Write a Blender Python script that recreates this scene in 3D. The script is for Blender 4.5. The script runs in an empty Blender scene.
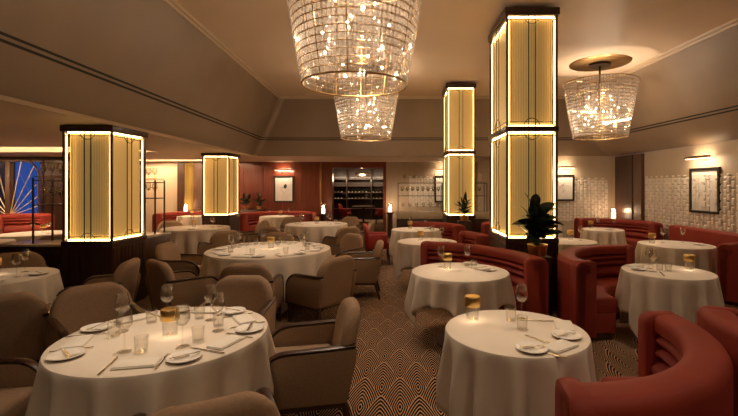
import bpy, bmesh, math, random
from mathutils import Vector, Matrix
PI = math.pi
scene = bpy.context.scene
COL = scene.collection
R = random.Random(7)

# ------------------------------------------------------------------ materials
def srgb(r, g, b):
    f = lambda c: (c/255/12.92) if c/255 <= .04045 else ((c/255+.055)/1.055)**2.4
    return (f(r), f(g), f(b), 1)

def mat(name, color, rough=.6, metal=0, emit=None, estr=0, sheen=0, coat=0, spec=None):
    m = bpy.data.materials.new(name); m.use_nodes = True
    b = m.node_tree.nodes['Principled BSDF']
    b.inputs['Base Color'].default_value = color
    b.inputs['Roughness'].default_value = rough
    b.inputs['Metallic'].default_value = metal
    if emit:
        b.inputs['Emission Color'].default_value = emit
        b.inputs['Emission Strength'].default_value = estr
    if sheen:
        b.inputs['Sheen Weight'].default_value = sheen
        b.inputs['Sheen Roughness'].default_value = .4
        b.inputs['Sheen Tint'].default_value = color
    if coat: b.inputs['Coat Weight'].default_value = coat
    if spec is not None: b.inputs['Specular IOR Level'].default_value = spec
    return m

def noisy(m, c1, c2, scale=(8, 8, 8), detail=4, bump=0, rough=None, lo=.3, hi=.7):
    nt = m.node_tree; N = nt.nodes; b = N['Principled BSDF']
    tc = N.new('ShaderNodeTexCoord'); mp = N.new('ShaderNodeMapping'); mp.inputs['Scale'].default_value = scale
    nz = N.new('ShaderNodeTexNoise'); nz.inputs['Scale'].default_value = 1; nz.inputs['Detail'].default_value = detail
    cr = N.new('ShaderNodeValToRGB'); cr.color_ramp.elements[0].color = c1; cr.color_ramp.elements[1].color = c2
    cr.color_ramp.elements[0].position = lo; cr.color_ramp.elements[1].position = hi
    L = nt.links
    L.new(tc.outputs['Object'], mp.inputs[0]); L.new(mp.outputs[0], nz.inputs['Vector'])
    L.new(nz.outputs['Fac'], cr.inputs[0]); L.new(cr.outputs[0], b.inputs['Base Color'])
    if bump:
        bp = N.new('ShaderNodeBump'); bp.inputs['Strength'].default_value = bump; bp.inputs['Distance'].default_value = .01
        L.new(nz.outputs['Fac'], bp.inputs['Height']); L.new(bp.outputs[0], b.inputs['Normal'])
    return m

def wood(name, c1, c2, rough=.35, horiz=False):
    m = mat(name, c1, rough, coat=.15)
    return noisy(m, c1, c2, (2, 30, 30) if horiz else (22, 22, 1.2), 5, .06)

def glassy(name, tint=(1, 1, 1, 1), gloss=.25, rough=.03, base=.05):
    m = bpy.data.materials.new(name); m.use_nodes = True
    nt = m.node_tree; N = nt.nodes; N.clear(); L = nt.links
    out = N.new('ShaderNodeOutputMaterial'); tr = N.new('ShaderNodeBsdfTransparent'); gl = N.new('ShaderNodeBsdfGlossy')
    mx = N.new('ShaderNodeMixShader'); lw = N.new('ShaderNodeLayerWeight'); mm = N.new('ShaderNodeMath')
    lw.inputs['Blend'].default_value = .35
    tr.inputs[0].default_value = tint; gl.inputs['Roughness'].default_value = rough
    mm.operation = 'MULTIPLY_ADD'; mm.inputs[1].default_value = gloss; mm.inputs[2].default_value = base
    L.new(lw.outputs['Facing'], mm.inputs[0]); L.new(mm.outputs[0], mx.inputs[0])
    L.new(tr.outputs[0], mx.inputs[1]); L.new(gl.outputs[0], mx.inputs[2]); L.new(mx.outputs[0], out.inputs[0])
    return m

M = {}
M['ceiling'] = noisy(mat('ceiling_plaster', (.6, .47, .34, 1), .55), (.72, .55, .385, 1), (.76, .585, .415, 1), (1, 1, 1), 2)
M['wall'] = noisy(mat('wall_plaster', (.36, .27, .18, 1), .5), (.23, .16, .10, 1), (.27, .19, .12, 1), (1.2, 1.2, 1.2), 2)
M['lowceil'] = mat('low_ceiling_paint', (.62, .5, .39, 1), .6)
M['cream'] = noisy(mat('cream_wallcover', (.5, .42, .31, 1), .55), (.42, .34, .25, 1), (.46, .375, .275, 1), (14, 14, .5), 3)
M['trim'] = mat('crown_trim', (.5, .37, .24, 1), .4)
M['shade'] = mat('dark_slot', (.012, .01, .008, 1), .7)
M['wood'] = wood('dark_walnut', (.030, .012, .007, 1), (.060, .024, .013, 1))
M['maho'] = wood('mahogany_panel', (.115, .022, .011, 1), (.19, .042, .02, 1), .3)
M['brown'] = wood('brown_panel', (.07, .035, .02, 1), (.11, .055, .03, 1), .4)
M['rail'] = wood('chair_rail_wood', (.028, .010, .006, 1), (.05, .018, .01, 1), .3, True)
M['taupe'] = noisy(mat('taupe_upholstery', (.3, .21, .14, 1), .85, sheen=.3), (.32, .21, .13, 1), (.39, .26, .162, 1), (60, 60, 60), 3, .05)
M['taupe_d'] = noisy(mat('taupe_backing', (.25, .17, .11, 1), .85, sheen=.2), (.24, .148, .082, 1), (.29, .18, .10, 1), (60, 60, 60), 3, .05)
M['red'] = noisy(mat('red_velvet', (.36, .04, .02, 1), .65, sheen=.2), (.22, .019, .008, 1), (.29, .030, .012, 1), (3, 3, 3), 3)
M['redleather'] = mat('red_chair_fabric', (.3, .02, .012, 1), .5)
M['cloth'] = noisy(mat('white_linen', (.7, .62, .52, 1), .9, sheen=.1), (.66, .575, .47, 1), (.70, .61, .505, 1), (5, 5, 5), 3, .05)
M['napkin'] = mat('napkin_linen', (.72, .66, .56, 1), .9)
M['brass'] = mat('aged_brass', (.42, .26, .10, 1), .32, 1)
M['palebrass'] = mat('pale_brass', (.75, .6, .4, 1), .4, .3)
M['gold'] = mat('polished_gold', (.85, .58, .2, 1), .28, 1)
M['bronze'] = mat('dark_bronze', (.07, .04, .025, 1), .4, .8)
M['muntin'] = mat('blackened_bronze', (.02, .012, .008, 1), .5, .5)
M['steel'] = mat('silver_cutlery', (.8, .76, .7, 1), .18, 1)
M['china'] = mat('white_china', (.8, .75, .68, 1), .2)
M['glass'] = glassy('clear_glass', (.98, .97, .95, 1), .55, .03, .04)
M['crystal'] = glassy('cut_crystal', (.90, .87, .84, 1), .5, .09, .16)
_n = M['crystal'].node_tree; _o = _n.nodes['Material Output']; _mx = _n.nodes['Mix Shader']
_t = _n.nodes.new('ShaderNodeBsdfTranslucent'); _t.inputs[0].default_value = (.9, .82, .72, 1)
_m2 = _n.nodes.new('ShaderNodeMixShader'); _m2.inputs[0].default_value = .05
_n.links.new(_mx.outputs[0], _m2.inputs[1]); _n.links.new(_t.outputs[0], _m2.inputs[2]); _n.links.new(_m2.outputs[0], _o.inputs[0])
M['pane'] = glassy('window_glass', (.8, .85, .95, 1), .3, .03, .03)
M['bulb'] = mat('bulb_glow', (1, .8, .5, 1), .5, emit=(1, .74, .48, 1), estr=70)
M['lampglow'] = mat('lamp_glow', (1, .8, .6, 1), .5, emit=(1, .66, .4, 1), estr=6)
M['led'] = mat('led_strip', (1, .8, .5, 1), .5, emit=(1, .68, .28, 1), estr=13)
M['ledside'] = mat('led_side_strip', (1, .8, .5, 1), .5, emit=(1, .60, .20, 1), estr=3.0)
M['rackled'] = mat('rack_led', (1, .8, .5, 1), .5, emit=(1, .66, .36, 1), estr=1.2)
M['coveled'] = mat('cove_led', (1, .8, .5, 1), .5, emit=(1, .70, .42, 1), estr=65)
M['black'] = mat('black_frame', (.01, .008, .007, 1), .35)
M['paper'] = noisy(mat('art_paper', (.62, .6, .56, 1), .8), (.6, .57, .52, 1), (.68, .65, .6, 1), (3, 3, 3), 2)
M['ink'] = mat('art_ink', (.03, .03, .035, 1), .8)
M['pencil'] = mat('art_pencil', (.28, .22, .2, 1), .8)
M['leaf'] = noisy(mat('dark_leaf', (.015, .03, .012, 1), .35), (.010, .022, .009, 1), (.03, .055, .02, 1), (9, 9, 9), 2)
M['stem'] = mat('plant_stem', (.06, .045, .02, 1), .7)
M['soil'] = mat('soil', (.02, .013, .008, 1), .95)
M['relief'] = noisy(mat('white_relief_plaster', (.55, .5, .43, 1), .35), (.62, .56, .48, 1), (.7, .63, .54, 1), (6, 6, 6), 2)
M['marble'] = noisy(mat('pale_marble', (.6, .55, .48, 1), .2), (.5, .44, .38, 1), (.66, .6, .52, 1), (4, 4, 4), 5)
M['curtain'] = mat('ochre_curtain', (.36, .27, .08, 1), .8)
M['bottle'] = mat('dark_bottle_glass', (.02, .03, .015, 1), .1)
M['foil'] = mat('bottle_foil', (.8, .7, .55, 1), .4, emit=(1, .75, .45, 1), estr=0)
M['foilred'] = mat('bottle_foil_red', (.35, .05, .03, 1), .4)
M['board'] = wood('wine_rack_board', (.03, .013, .008, 1), (.06, .03, .016, 1))

def panel_mat():
    m = bpy.data.materials.new('ribbed_gold_glass'); m.use_nodes = True
    nt = m.node_tree; N = nt.nodes; L = nt.links; b = N['Principled BSDF']
    tc = N.new('ShaderNodeTexCoord'); sp = N.new('ShaderNodeSeparateXYZ'); L.new(tc.outputs['Object'], sp.inputs[0])
    ad = N.new('ShaderNodeMath'); ad.operation = 'ADD'; L.new(sp.outputs[0], ad.inputs[0]); L.new(sp.outputs[1], ad.inputs[1])
    mu = N.new('ShaderNodeMath'); mu.operation = 'MULTIPLY'; mu.inputs[1].default_value = 2*PI/.022; L.new(ad.outputs[0], mu.inputs[0])
    si = N.new('ShaderNodeMath'); si.operation = 'SINE'; L.new(mu.outputs[0], si.inputs[0])
    ma = N.new('ShaderNodeMapRange'); ma.inputs[1].default_value = -1; ma.inputs[2].default_value = 1; L.new(si.outputs[0], ma.inputs[0])
    cr = N.new('ShaderNodeValToRGB'); cr.color_ramp.elements[0].color = (.55, .37, .12, 1); cr.color_ramp.elements[1].color = (.78, .55, .20, 1)
    L.new(ma.outputs[0], cr.inputs[0]); L.new(cr.outputs[0], b.inputs['Base Color'])
    bp = N.new('ShaderNodeBump'); bp.inputs['Strength'].default_value = .5; bp.inputs['Distance'].default_value = .004
    L.new(ma.outputs[0], bp.inputs['Height']); L.new(bp.outputs[0], b.inputs['Normal'])
    b.inputs['Roughness'].default_value = .35; b.inputs['Metallic'].default_value = .35
    L.new(cr.outputs[0], b.inputs['Emission Color']); b.inputs['Emission Strength'].default_value = .14
    return m
M['panel'] = panel_mat()

def carpet_mat():
    m = bpy.data.materials.new('scallop_carpet'); m.use_nodes = True
    nt = m.node_tree; N = nt.nodes; L = nt.links; b = N['Principled BSDF']
    def mt(op, a, c=None, d=None):
        n = N.new('ShaderNodeMath'); n.operation = op
        for i, v in enumerate((a, c, d)):
            if v is None: continue
            if isinstance(v, (int, float)): n.inputs[i].default_value = v
            else: L.new(v, n.inputs[i])
        return n.outputs[0]
    tc = N.new('ShaderNodeTexCoord'); sp = N.new('ShaderNodeSeparateXYZ'); L.new(tc.outputs['Object'], sp.inputs[0])
    x = mt('DIVIDE', sp.outputs[0], .149); y = mt('DIVIDE', sp.outputs[1], .49)
    h = .64
    j = mt('FLOOR', mt('DIVIDE', y, h))
    ds = []
    for k in (-1, 0, 1):
        J = mt('ADD', j, k); cy = mt('MULTIPLY', J, h)
        par = mt('FLOORED_MODULO', J, 2.0)
        xx = mt('DIVIDE', mt('SUBTRACT', x, par), 2.0)
        cx = mt('ADD', mt('MULTIPLY', mt('ROUND', xx), 2.0), par)
        dx = mt('SUBTRACT', x, cx); dy = mt('SUBTRACT', y, cy)
        ds.append(mt('POWER', mt('ADD', mt('POWER', mt('ABSOLUTE', dx), 1.32), mt('POWER', mt('ABSOLUTE', dy), 1.32)), 1/1.32))
    in0 = mt('LESS_THAN', ds[0], 1.0); in1 = mt('LESS_THAN', ds[1], 1.0)
    # d = in0? d0 : in1? d1 : d2
    d12 = mt('ADD', mt('MULTIPLY', ds[1], in1), mt('MULTIPLY', ds[2], mt('SUBTRACT', 1.0, in1)))
    d = mt('ADD', mt('MULTIPLY', ds[0], in0), mt('MULTIPLY', d12, mt('SUBTRACT', 1.0, in0)))
    fr = mt('FRACT', mt('ADD', mt('MULTIPLY', d, 9.0), .36))
    st = mt('LESS_THAN', fr, .36)
    mx = N.new('ShaderNodeMix'); mx.data_type = 'RGBA'
    mx.inputs['A'].default_value = (.007, .005, .006, 1); mx.inputs['B'].default_value = (.56, .35, .21, 1)
    L.new(st, mx.inputs['Factor']); L.new(mx.outputs['Result'], b.inputs['Base Color'])
    b.inputs['Roughness'].default_value = .95; b.inputs['Specular IOR Level'].default_value = .1
    return m
M['carpet'] = carpet_mat()

# ------------------------------------------------------------------ helpers
class MB:
    def __init__(s): s.bm = bmesh.new()
    def box(s, x0, x1, y0, y1, z0, z1):
        v = [s.bm.verts.new(p) for p in ((x0,y0,z0),(x1,y0,z0),(x1,y1,z0),(x0,y1,z0),(x0,y0,z1),(x1,y0,z1),(x1,y1,z1),(x0,y1,z1))]
        for f in ((3,2,1,0),(4,5,6,7),(0,1,5,4),(1,2,6,5),(2,3,7,6),(3,0,4,7)): s.bm.faces.new([v[i] for i in f])
        return s
    def grid(s, rows, closed=False, flip=False):
        vs = [[s.bm.verts.new(p) for p in r] for r in rows]
        n = len(rows[0]); m = n if closed else n-1
        for i in range(len(rows)-1):
            for k in range(m):
                q = [vs[i][k], vs[i][(k+1)%n], vs[i+1][(k+1)%n], vs[i+1][k]]
                if flip: q.reverse()
                try: s.bm.faces.new(q)
                except ValueError: pass
        return vs
    def lathe(s, prof, n=24, c=(0,0,0), cap=True):
        rows = [[(c[0]+r*math.cos(2*PI*k/n), c[1]+r*math.sin(2*PI*k/n), c[2]+z) for k in range(n)] for r, z in prof]
        vs = s.grid(rows, True)
        if cap:
            if prof[0][0] > 1e-4: s.bm.faces.new(vs[0][::-1])
            if prof[-1][0] > 1e-4: s.bm.faces.new(vs[-1])
        return s
    def tube(s, pts, r, n=6, cap=True, closed=False, sx=1.0):
        pts = [Vector(p) for p in pts]; rows = []
        m = len(pts)
        for i, p in enumerate(pts):
            a = pts[(i-1) % m] if (closed or i > 0) else p
            b = pts[(i+1) % m] if (closed or i < m-1) else p
            t = (b-a).normalized()
            up = Vector((0,0,1)) if abs(t.z) < .95 else Vector((0,1,0))
            u = t.cross(up).normalized(); w = u.cross(t).normalized()
            rr = r[i] if isinstance(r, (list, tuple)) else r
            rows.append([p + u*math.cos(2*PI*k/n)*rr*sx + w*math.sin(2*PI*k/n)*rr for k in range(n)])
        if closed: rows.append(rows[0])
        vs = s.grid(rows, True)
        if cap and not closed:
            s.bm.faces.new(vs[0][::-1]); s.bm.faces.new(vs[-1])
        return s
    def rectsweep(s, pts, w, h, side):
        # rectangular rail swept along pts; side = constant sideways direction
        side = Vector(side).normalized(); rows = []; pts = [Vector(p) for p in pts]
        for i, p in enumerate(pts):
            t = (pts[min(i+1, len(pts)-1)]-pts[max(i-1, 0)]).normalized(); u = side.cross(t).normalized()
            e = .3
            ring = []
            for a, b in ((-1,-e),(-1,e),(-e,1),(e,1),(1,e),(1,-e),(e,-1),(-e,-1)):
                ring.append(p + side*a*w/2 + u*b*h/2)
            rows.append(ring)
        vs = s.grid(rows, True); s.bm.faces.new(vs[0][::-1]); s.bm.faces.new(vs[-1]); return s
    def prism(s, poly, axis, a, b):
        # poly in the two other axes, extruded on axis from a to b
        def P(u, v, t):
            return (t,u,v) if axis == 'x' else ((u,t,v) if axis == 'y' else (u,v,t))
        A = [s.bm.verts.new(P(u,v,a)) for u, v in poly]; B = [s.bm.verts.new(P(u,v,b)) for u, v in poly]
        n = len(poly); s.bm.faces.new(A); s.bm.faces.new(B[::-1])
        for i in range(n): s.bm.faces.new([A[i], B[i], B[(i+1)%n], A[(i+1)%n]])
        return s
    def build(s, name, m, parent=None, smooth=True, bevel=0, seg=2, ang=40, fix=True):
        bmesh.ops.remove_doubles(s.bm, verts=s.bm.verts, dist=1e-5)
        if fix: bmesh.ops.recalc_face_normals(s.bm, faces=s.bm.faces)
        if bevel:
            ed = [e for e in s.bm.edges if len(e.link_faces) == 2 and e.calc_face_angle(0) > math.radians(ang)]
            bmesh.ops.bevel(s.bm, geom=ed, offset=bevel, segments=seg, affect='EDGES', profile=.5, clamp_overlap=True)
        me = bpy.data.meshes.new(name); s.bm.to_mesh(me); s.bm.free()
        if smooth:
            me.polygons.foreach_set('use_smooth', [True]*len(me.polygons))
            try: me.set_sharp_from_angle(angle=math.radians(45))
            except Exception: pass
        me.materials.append(m)
        o = bpy.data.objects.new(name, me); COL.objects.link(o)
        if parent: o.parent = parent
        return o

def tag(o, label, cat, group=None, kind=None):
    if label: o['label'] = label
    if cat: o['category'] = cat
    if group: o['group'] = group
    if kind: o['kind'] = kind
    return o
def thing(name, label, cat, loc=(0,0,0), rz=0, group=None):
    o = bpy.data.objects.new(name, None); COL.objects.link(o); o.empty_display_size = .1
    o.location = loc; o.rotation_euler = (0, 0, rz)
    return tag(o, label, cat, group)
def struct(o, label=None):
    o['kind'] = 'structure'
    return o
def copy_tree(o, parent=None):
    c = o.copy(); COL.objects.link(c)
    if parent: c.parent = parent
    for ch in list(o.children): copy_tree(ch, c)
    return c
USED = set()
def place(proto, loc, rz=0, label=None, group=None, cat=None):
    """the first call moves the prototype itself, later calls copy it with its parts"""
    if proto.name in USED: o = copy_tree(proto)
    else: o = proto; USED.add(proto.name)
    o.location = loc; o.rotation_euler = (0, 0, rz)
    if label: o['label'] = label
    if group: o['group'] = group
    if cat: o['category'] = cat
    return o
def light(name, kind, loc, power, color=(1, .72, .42), parent=None, size=.1, angle=None, blend=.6, rot=None, sizey=None):
    l = bpy.data.lights.new(name, kind); l.energy = power; l.color = color
    if kind == 'AREA':
        l.size = size
        if sizey: l.shape = 'RECTANGLE'; l.size_y = sizey
    else: l.shadow_soft_size = size
    if kind == 'SPOT': l.spot_size = angle or 2; l.spot_blend = blend
    o = bpy.data.objects.new(name, l); COL.objects.link(o); o.location = loc
    if rot: o.rotation_euler = rot
    if parent: o.parent = parent
    return o

# ------------------------------------------------------------------ camera
cd = bpy.data.cameras.new('camera'); cam = bpy.data.objects.new('camera', cd); COL.objects.link(cam)
cam.location = (0, 0, 1.65); cam.rotation_euler = (PI/2, 0, 0)
cd.sensor_width = 36; cd.lens = 420/738*36; cd.shift_x = -31/738; cd.shift_y = -22/738
cd.clip_start = .05; cd.clip_end = 100
scene.camera = cam

# ------------------------------------------------------------------ room shell
ZC = 4.05; ZS = 2.45; YB = 11.25; YW = 14.0
def interp(pts, z):
    for (z0, v0), (z1, v1) in zip(pts[:-1], pts[1:]):
        if z <= z1: return v0+(v1-v0)*max(0, (z-z0))/(z1-z0)
    return pts[-1][1]
def lx(z, y):   # left cove profile; the long walls splay slightly
    return interp([(ZS, -3.77), (2.55, -3.68), (2.91, -3.47), (3.4, -3.24), (ZC, -2.98)], z) - .042*(y-6)
def rx(z, y):
    return interp([(ZS, 5.77), (2.6, 5.62), (2.91, 5.47), (3.4, 5.24), (ZC, 4.85)], z) - interp([(ZS, 0), (2.91, .05), (ZC, .042)], z)*(y-6)
def plan(z, off=0):
    """polyline of the upper wall at height z: front-left .. back .. front-right, off = inset into the room"""
    y = YB-off; r = .16
    A = lambda q: lx(z, q)+off
    B = lambda q: rx(z, q)-off
    a, b = A(y), B(y)
    L_ = [(A(q), q) for q in (-3.0, 2.0, 6.0)] + [(A(y-r), y-r)]
    L_ += [(a+r-r*math.cos(t), y-r+r*math.sin(t)) for t in [PI/2*k/10 for k in range(1, 10)]]
    B_ = [(a+r, y), (b-r, y)]
    R_ = [(b-r+r*math.sin(t), y-r+r*math.cos(t)) for t in [PI/2*k/10 for k in range(1, 10)]]
    R_ += [(B(y-r), y-r)] + [(B(q), q) for q in (6.0, 2.0, -3.0)]
    return L_, B_, R_
levels = [ZS + (ZC-ZS)*k/14 for k in range(15)]
def upper(idx, name):
    m = MB(); rows = []
    for z in levels:
        a, b, c = plan(z)
        pts = (a+b[:1], b, b[1:]+c)[idx]
        rows.append([(x, y, z) for x, y in pts])
    m.grid(rows); return struct(m.build(name, M['wall'], fix=False))
upper(0, 'wall_left_upper'); upper(1, 'wall_back_upper'); upper(2, 'wall_right_upper')

def ribbon(z0, z1, off, name, m_, part=None):
    m = MB()
    rows = []
    for z, o in ((z0, 0), (z0, off), (z1, off), (z1, 0)):
        a, b, c = plan(z, o-.001); rows.append([(x, y, z) for x, y in (a if part else a+b+c)])
    m.grid(rows); return struct(m.build(name, m_, smooth=False))
ribbon(2.925, 2.947, .004, 'trim_1', M['shade']); ribbon(2.875, 2.897, .004, 'trim_2', M['shade'])
ribbon(ZC-.035, ZC-.001, .05, 'trim_4', M['trim']); ribbon(ZC-.07, ZC-.035, .022, 'trim_5', M['trim'])
ribbon(ZS-.01, ZS+.03, .02, 'trim_7', M['trim'], 1)

struct(MB().box(-13.2, 6.6, -3.2, 14.1, -.1, 0).build('floor', M['carpet'], smooth=False))
struct(MB().box(-3.8, 6.2, -3.2, YB+.1, ZC, ZC+.1).build('ceiling', M['ceiling'], smooth=False))
m = MB()
m.box(-13.2, -5.2, -3.2, 8.6, ZS, ZS+.08); m.box(-5.7, -5.2, 8.6, 9.9, ZS, ZS+.08)
m.prism([(-5.2, -3.2), (lx(ZS, -3.2), -3.2), (lx(ZS, YB), YB), (-5.2, YB)], 'z', ZS, ZS+.08)
m.box(-13.2, -5.2, 9.9, 12.7, ZS, ZS+.08)
m.box(-13.2, -5.2, 13.5, 14.1, ZS, ZS+.08)
m.box(-13.2, -5.7, 8.5, 10.0, 2.74, 2.80); m.box(-13.2, -5.2, 12.6, 13.6, 2.74, 2.80)
m.box(-13.2, -5.7, 8.55, 8.6, ZS+.08, 2.75); m.box(-13.2, -5.7, 9.9, 9.95, ZS+.08, 2.75)
m.box(-13.2, -5.2, 12.65, 12.7, ZS+.08, 2.75); m.box(-13.2, -5.2, 13.5, 13.55, ZS+.08, 2.75)
m.box(-5.7, -5.65, 8.6, 9.9, ZS+.08, 2.75); m.box(-5.2, -5.15, 12.7, 13.5, ZS+.08, 2.75)
struct(m.build('ceiling_left', M['lowceil'], smooth=False))
struct(MB().box(-5.2, 6.2, YB+.015, 14.1, ZS, ZS+.08).build('ceiling_back', M['lowceil'], smooth=False))
struct(MB().box(-13.2, 6.6, -3.2, -3.0, 0, 4.2).build('wall_front', M['brown'], smooth=False))
struct(MB().box(-13.2, -13.0, -3.0, 14.1, 0, 2.8).build('wall_left', M['brown'], smooth=False))
struct(MB().box(5.78, 5.95, -3.0, YB+.1, 0, ZS).build('wall_right', M['cream'], smooth=False))
struct(MB().box(2.6, 5.8, 11.3, 11.45, 0, ZS).build('wall_back_alcove', M['cream'], smooth=False))
# pier at the end of the right wall
struct(MB().box(5.68, 5.79, 10.29, 11.1, 0, ZS-.03).build('trim_8', M['wood'], smooth=False, bevel=.006))
struct(MB().box(5.70, 5.79, 9.93, 10.28, 0, ZS-.03).build('trim_9', M['brown'], smooth=False, bevel=.006))

# back lower wall with doorway to the wine room
def wood_wall(x0, x1, z0, z1, name, m_, step=.62, y=YW):
    m = MB(); m.box(x0, x1, y, y+.12, z0, z1)
    n = max(1, round((x1-x0)/step)); w = (x1-x0)/n
    for i in range(n): m.box(x0+i*w+.008, x0+(i+1)*w-.008, y-.022, y, z0+.1, z1-.03)
    return struct(m.build(name, m_, smooth=False))
wood_wall(-5.2, -2.62, 0, ZS, 'wall_back', M['maho'])
m = MB(); m.box(-2.62, -2.25, YW-.05, YW+.3, 0, ZS); m.box(-.56, -.46, YW-.05, YW+.3, 0, ZS); m.box(-2.25, -.56, YW-.05, YW+.3, 2.25, ZS)
struct(m.build('door_1_frame', M['maho'], smooth=False, bevel=.008))
struct(MB().box(-2.66, -2.60, YW-.09, YW-.05, 0, ZS-.02).build('trim_10', M['brass'], bevel=.006))
struct(MB().box(-.46, 3.0, YW, YW+.12, 0, ZS).build('wall_back_right', M['cream'], smooth=False))
struct(MB().box(2.6, 2.72, 11.3, YW, 0, ZS).build('wall_alcove_return', M['cream'], smooth=False))
# back left part: lit niche, panels
m = MB(); m.box(-8.6, -7.35, 13.9, 14.02, 0, ZS); struct(m.build('wall_niche', M['cream'], smooth=False))
wood_wall(-7.35, -5.2, 0, ZS, 'wall_back_left', M['maho'], .5)
struct(MB().box(-7.32, -7.1, 13.8, 13.96, 0, ZS).build('trim_11', M['wood'], smooth=False))
struct(MB().box(-6.78, -6.45, 13.8, 13.96, 0, ZS).build('trim_12', M['brown'], smooth=False))
m = MB(); rows = []
for z in (.05, ZS-.02): rows.append([(-7.1+.32*k/40, 13.86-.02*math.cos(k*PI/2.5), z) for k in range(41)])
m.grid(rows); tag(m.build('curtain', M['curtain']), 'ochre yellow floor-length curtain between dark panels on the far left back wall', 'curtain')
# window wall on the far left
m = MB(); m.box(-13.0, -11.3, 11.5, 11.65, 0, ZS); m.box(-9.75, -8.45, 11.5, 11.65, 0, ZS); m.box(-11.3, -9.75, 11.5, 11.65, 0, .75); m.box(-11.3, -9.75, 11.5, 11.65, 2.36, ZS)
m.box(-8.6, -8.45, 11.65, 14.0, 0, ZS)
struct(m.build('wall_window', M['wood'], smooth=False))
m = MB()
m.box(-11.3, -9.75, 11.44, 11.5, .70, .78); m.box(-11.3, -9.75, 11.47, 11.5, 2.30, 2.36)
for x in (-11.3, -10.62, -9.82): m.box(x, x+.07, 11.46, 11.52, .78, 2.3)
wf = struct(m.build('window_1', M['wood'], smooth=False))
wp = MB().box(-11.3, -9.75, 11.53, 11.54, .78, 2.36).build('glass_pane', M['pane'], wf, smooth=False)

# sunburst screen in front of the window
sc = thing('sunburst_screen', 'arched dark-framed screen with pale rods fanning out before the blue window', 'screen', (-10.27, 11.05, 0))
m = MB()
arch = [(.76, 0, 0.0), (.76, 0, 1.92)] + [(.76-.4+.4*math.cos(t), 0, 1.92+.4*math.sin(t)) for t in [PI/2*k/8 for k in range(1, 9)]] + [(-.9, 0, 2.32)]
m.rectsweep(arch, .06, .05, (0, 1, 0)); m.build('frame', M['brown'], sc)
MB().box(-.10, .02, -.03, .03, 0, 2.30).build('post', M['brown'], sc, bevel=.005)
for k, a in enumerate((-62, -44, -28, -14, 12, 26, 40, 55, 70)):
    t = math.radians(a); u, v = math.sin(t), math.cos(t)
    l = min(1.45/v, (.74 if a > 0 else .9)/abs(u)); 
    if a in (26, 40): l *= .93
    MB().tube([(.02*u, 0, .86), (l*u, 0, .86+l*v)], .012, 6).build('rod', M['palebrass'], sc)

# relief tile panels (pattern stays inside one mesh)
def relief(name, x0, x1, z0, z1, tr):
    m = MB(); w = .095; h = .15; n = int((x1-x0)/w)
    for i in range(n):
        off = 0 if i % 2 else .075
        z = z0
        zz = z0 - .15 + off
        while zz < z1 - .02:
            a = max(z0, zz+.006); b = min(zz+h-.006, z1 - .03 + (0 if i % 2 else .055))
            if b - a > .03:
                xa, xb = x0+i*w+.005, x0+(i+1)*w-.005
                dd = .014 + .016*((i*7+int(zz*40)) % 3)/2
                vs = [m.bm.verts.new(tr(*p)) for p in ((xa,0,a),(xb,0,a),(xb,0,b),(xa,0,b),(xa+.018,dd,a+.02),(xb-.018,dd,a+.02),(xb-.018,dd,b-.02),(xa+.018,dd,b-.02))]
                for f in ((4,5,6,7),(0,1,5,4),(1,2,6,5),(2,3,7,6),(3,0,4,7)): m.bm.faces.new([vs[q] for q in f])
            zz += h
    return struct(m.build(name, M['relief'], smooth=False))
relief('trim_13', 2.0, 9.9, .7, 1.85, lambda x, d, z: (5.78-d, x, z))
relief('trim_14', 2.75, 5.66, .7, 1.85, lambda x, d, z: (x, 11.3-d, z))
relief('trim_15', .3, 2.55, .95, 1.95, lambda x, d, z: (x, YW-d, z))

# ------------------------------------------------------------------ wine room
struct(MB().box(-4.5, 1.5, 14.1, 21.2, -.1, 0).build('floor_wine_room', M['carpet'], smooth=False))
struct(MB().box(-4.5, 1.5, 14.1, 21.2, 2.6, 2.7).build('ceiling_wine_room', M['lowceil'], smooth=False))
m = MB(); m.box(-4.5, 1.5, 21.0, 21.2, 0, 2.6); m.box(-4.6, -4.5, 14.1, 21.2, 0, 2.6); m.box(1.5, 1.6, 14.1, 21.2, 0, 2.6)
struct(m.build('wall_wine_room', M['wood'], smooth=False))
rk = thing('wine_rack', 'tall dark wine rack with lit shelves at the back of the wine room', 'rack', (-1.9, 20.6, 0))
shelf_z = (.55, 1.03, 1.33, 1.65, 1.98)
for z in shelf_z: MB().box(-1.9, 1.7, -.2, .35, z-.025, z).build('shelf', M['board'], rk, bevel=.003)
for x in (-1.92, -.7, .5, 1.7): MB().box(x-.02, x+.02, -.2, .35, 0, 2.45).build('upright', M['board'], rk, bevel=.003)
b0 = thing('wine_bottle', 'wine bottle lying with its neck outward on a lit shelf of the wine rack', 'bottle')
for nm, pr, mm_ in (('bottle_body', [(.0, 0), (.037, .0), (.037, .19), (.014, .25), (.014, .3), (0, .3)], M['bottle']), ('neck_foil', [(.017, .245), (.017, .312), (0, .312)], M['foil'])):
    m = MB(); m.lathe(pr, 10)
    bmesh.ops.rotate(m.bm, verts=m.bm.verts, cent=(0,0,0), matrix=Matrix.Rotation(PI/2, 3, 'X'))
    m.build(nm, mm_, b0)
for z, lab in ((1.03, 'lower'), (1.33, 'upper')):
    for i in range(20):
        x = -1.9-1.78+.17*i
        if min(abs(x+1.9-u) for u in (-1.92, -.7, .5, 1.7)) < .07: continue
        place(b0, (x, 20.72, z+.038), 0, 'wine bottle lying neck outward in the %s lit row of the wine rack' % lab, 'bottles in the %s lit row of the wine rack' % lab)
light('rack_light', 'AREA', (-1.9, 19.7, 2.1), 38, (1, .72, .46), size=3, sizey=.1, rot=(.6, 0, 0))
wl = thing('glass_pendant', 'small sparkling glass pendant hanging inside the wine room', 'pendant light', (-1.62, 18.0, 0))
MB().tube([(0,0,2.6),(0,0,2.3)], .012).build('rod', M['brass'], wl)
m = MB()
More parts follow.
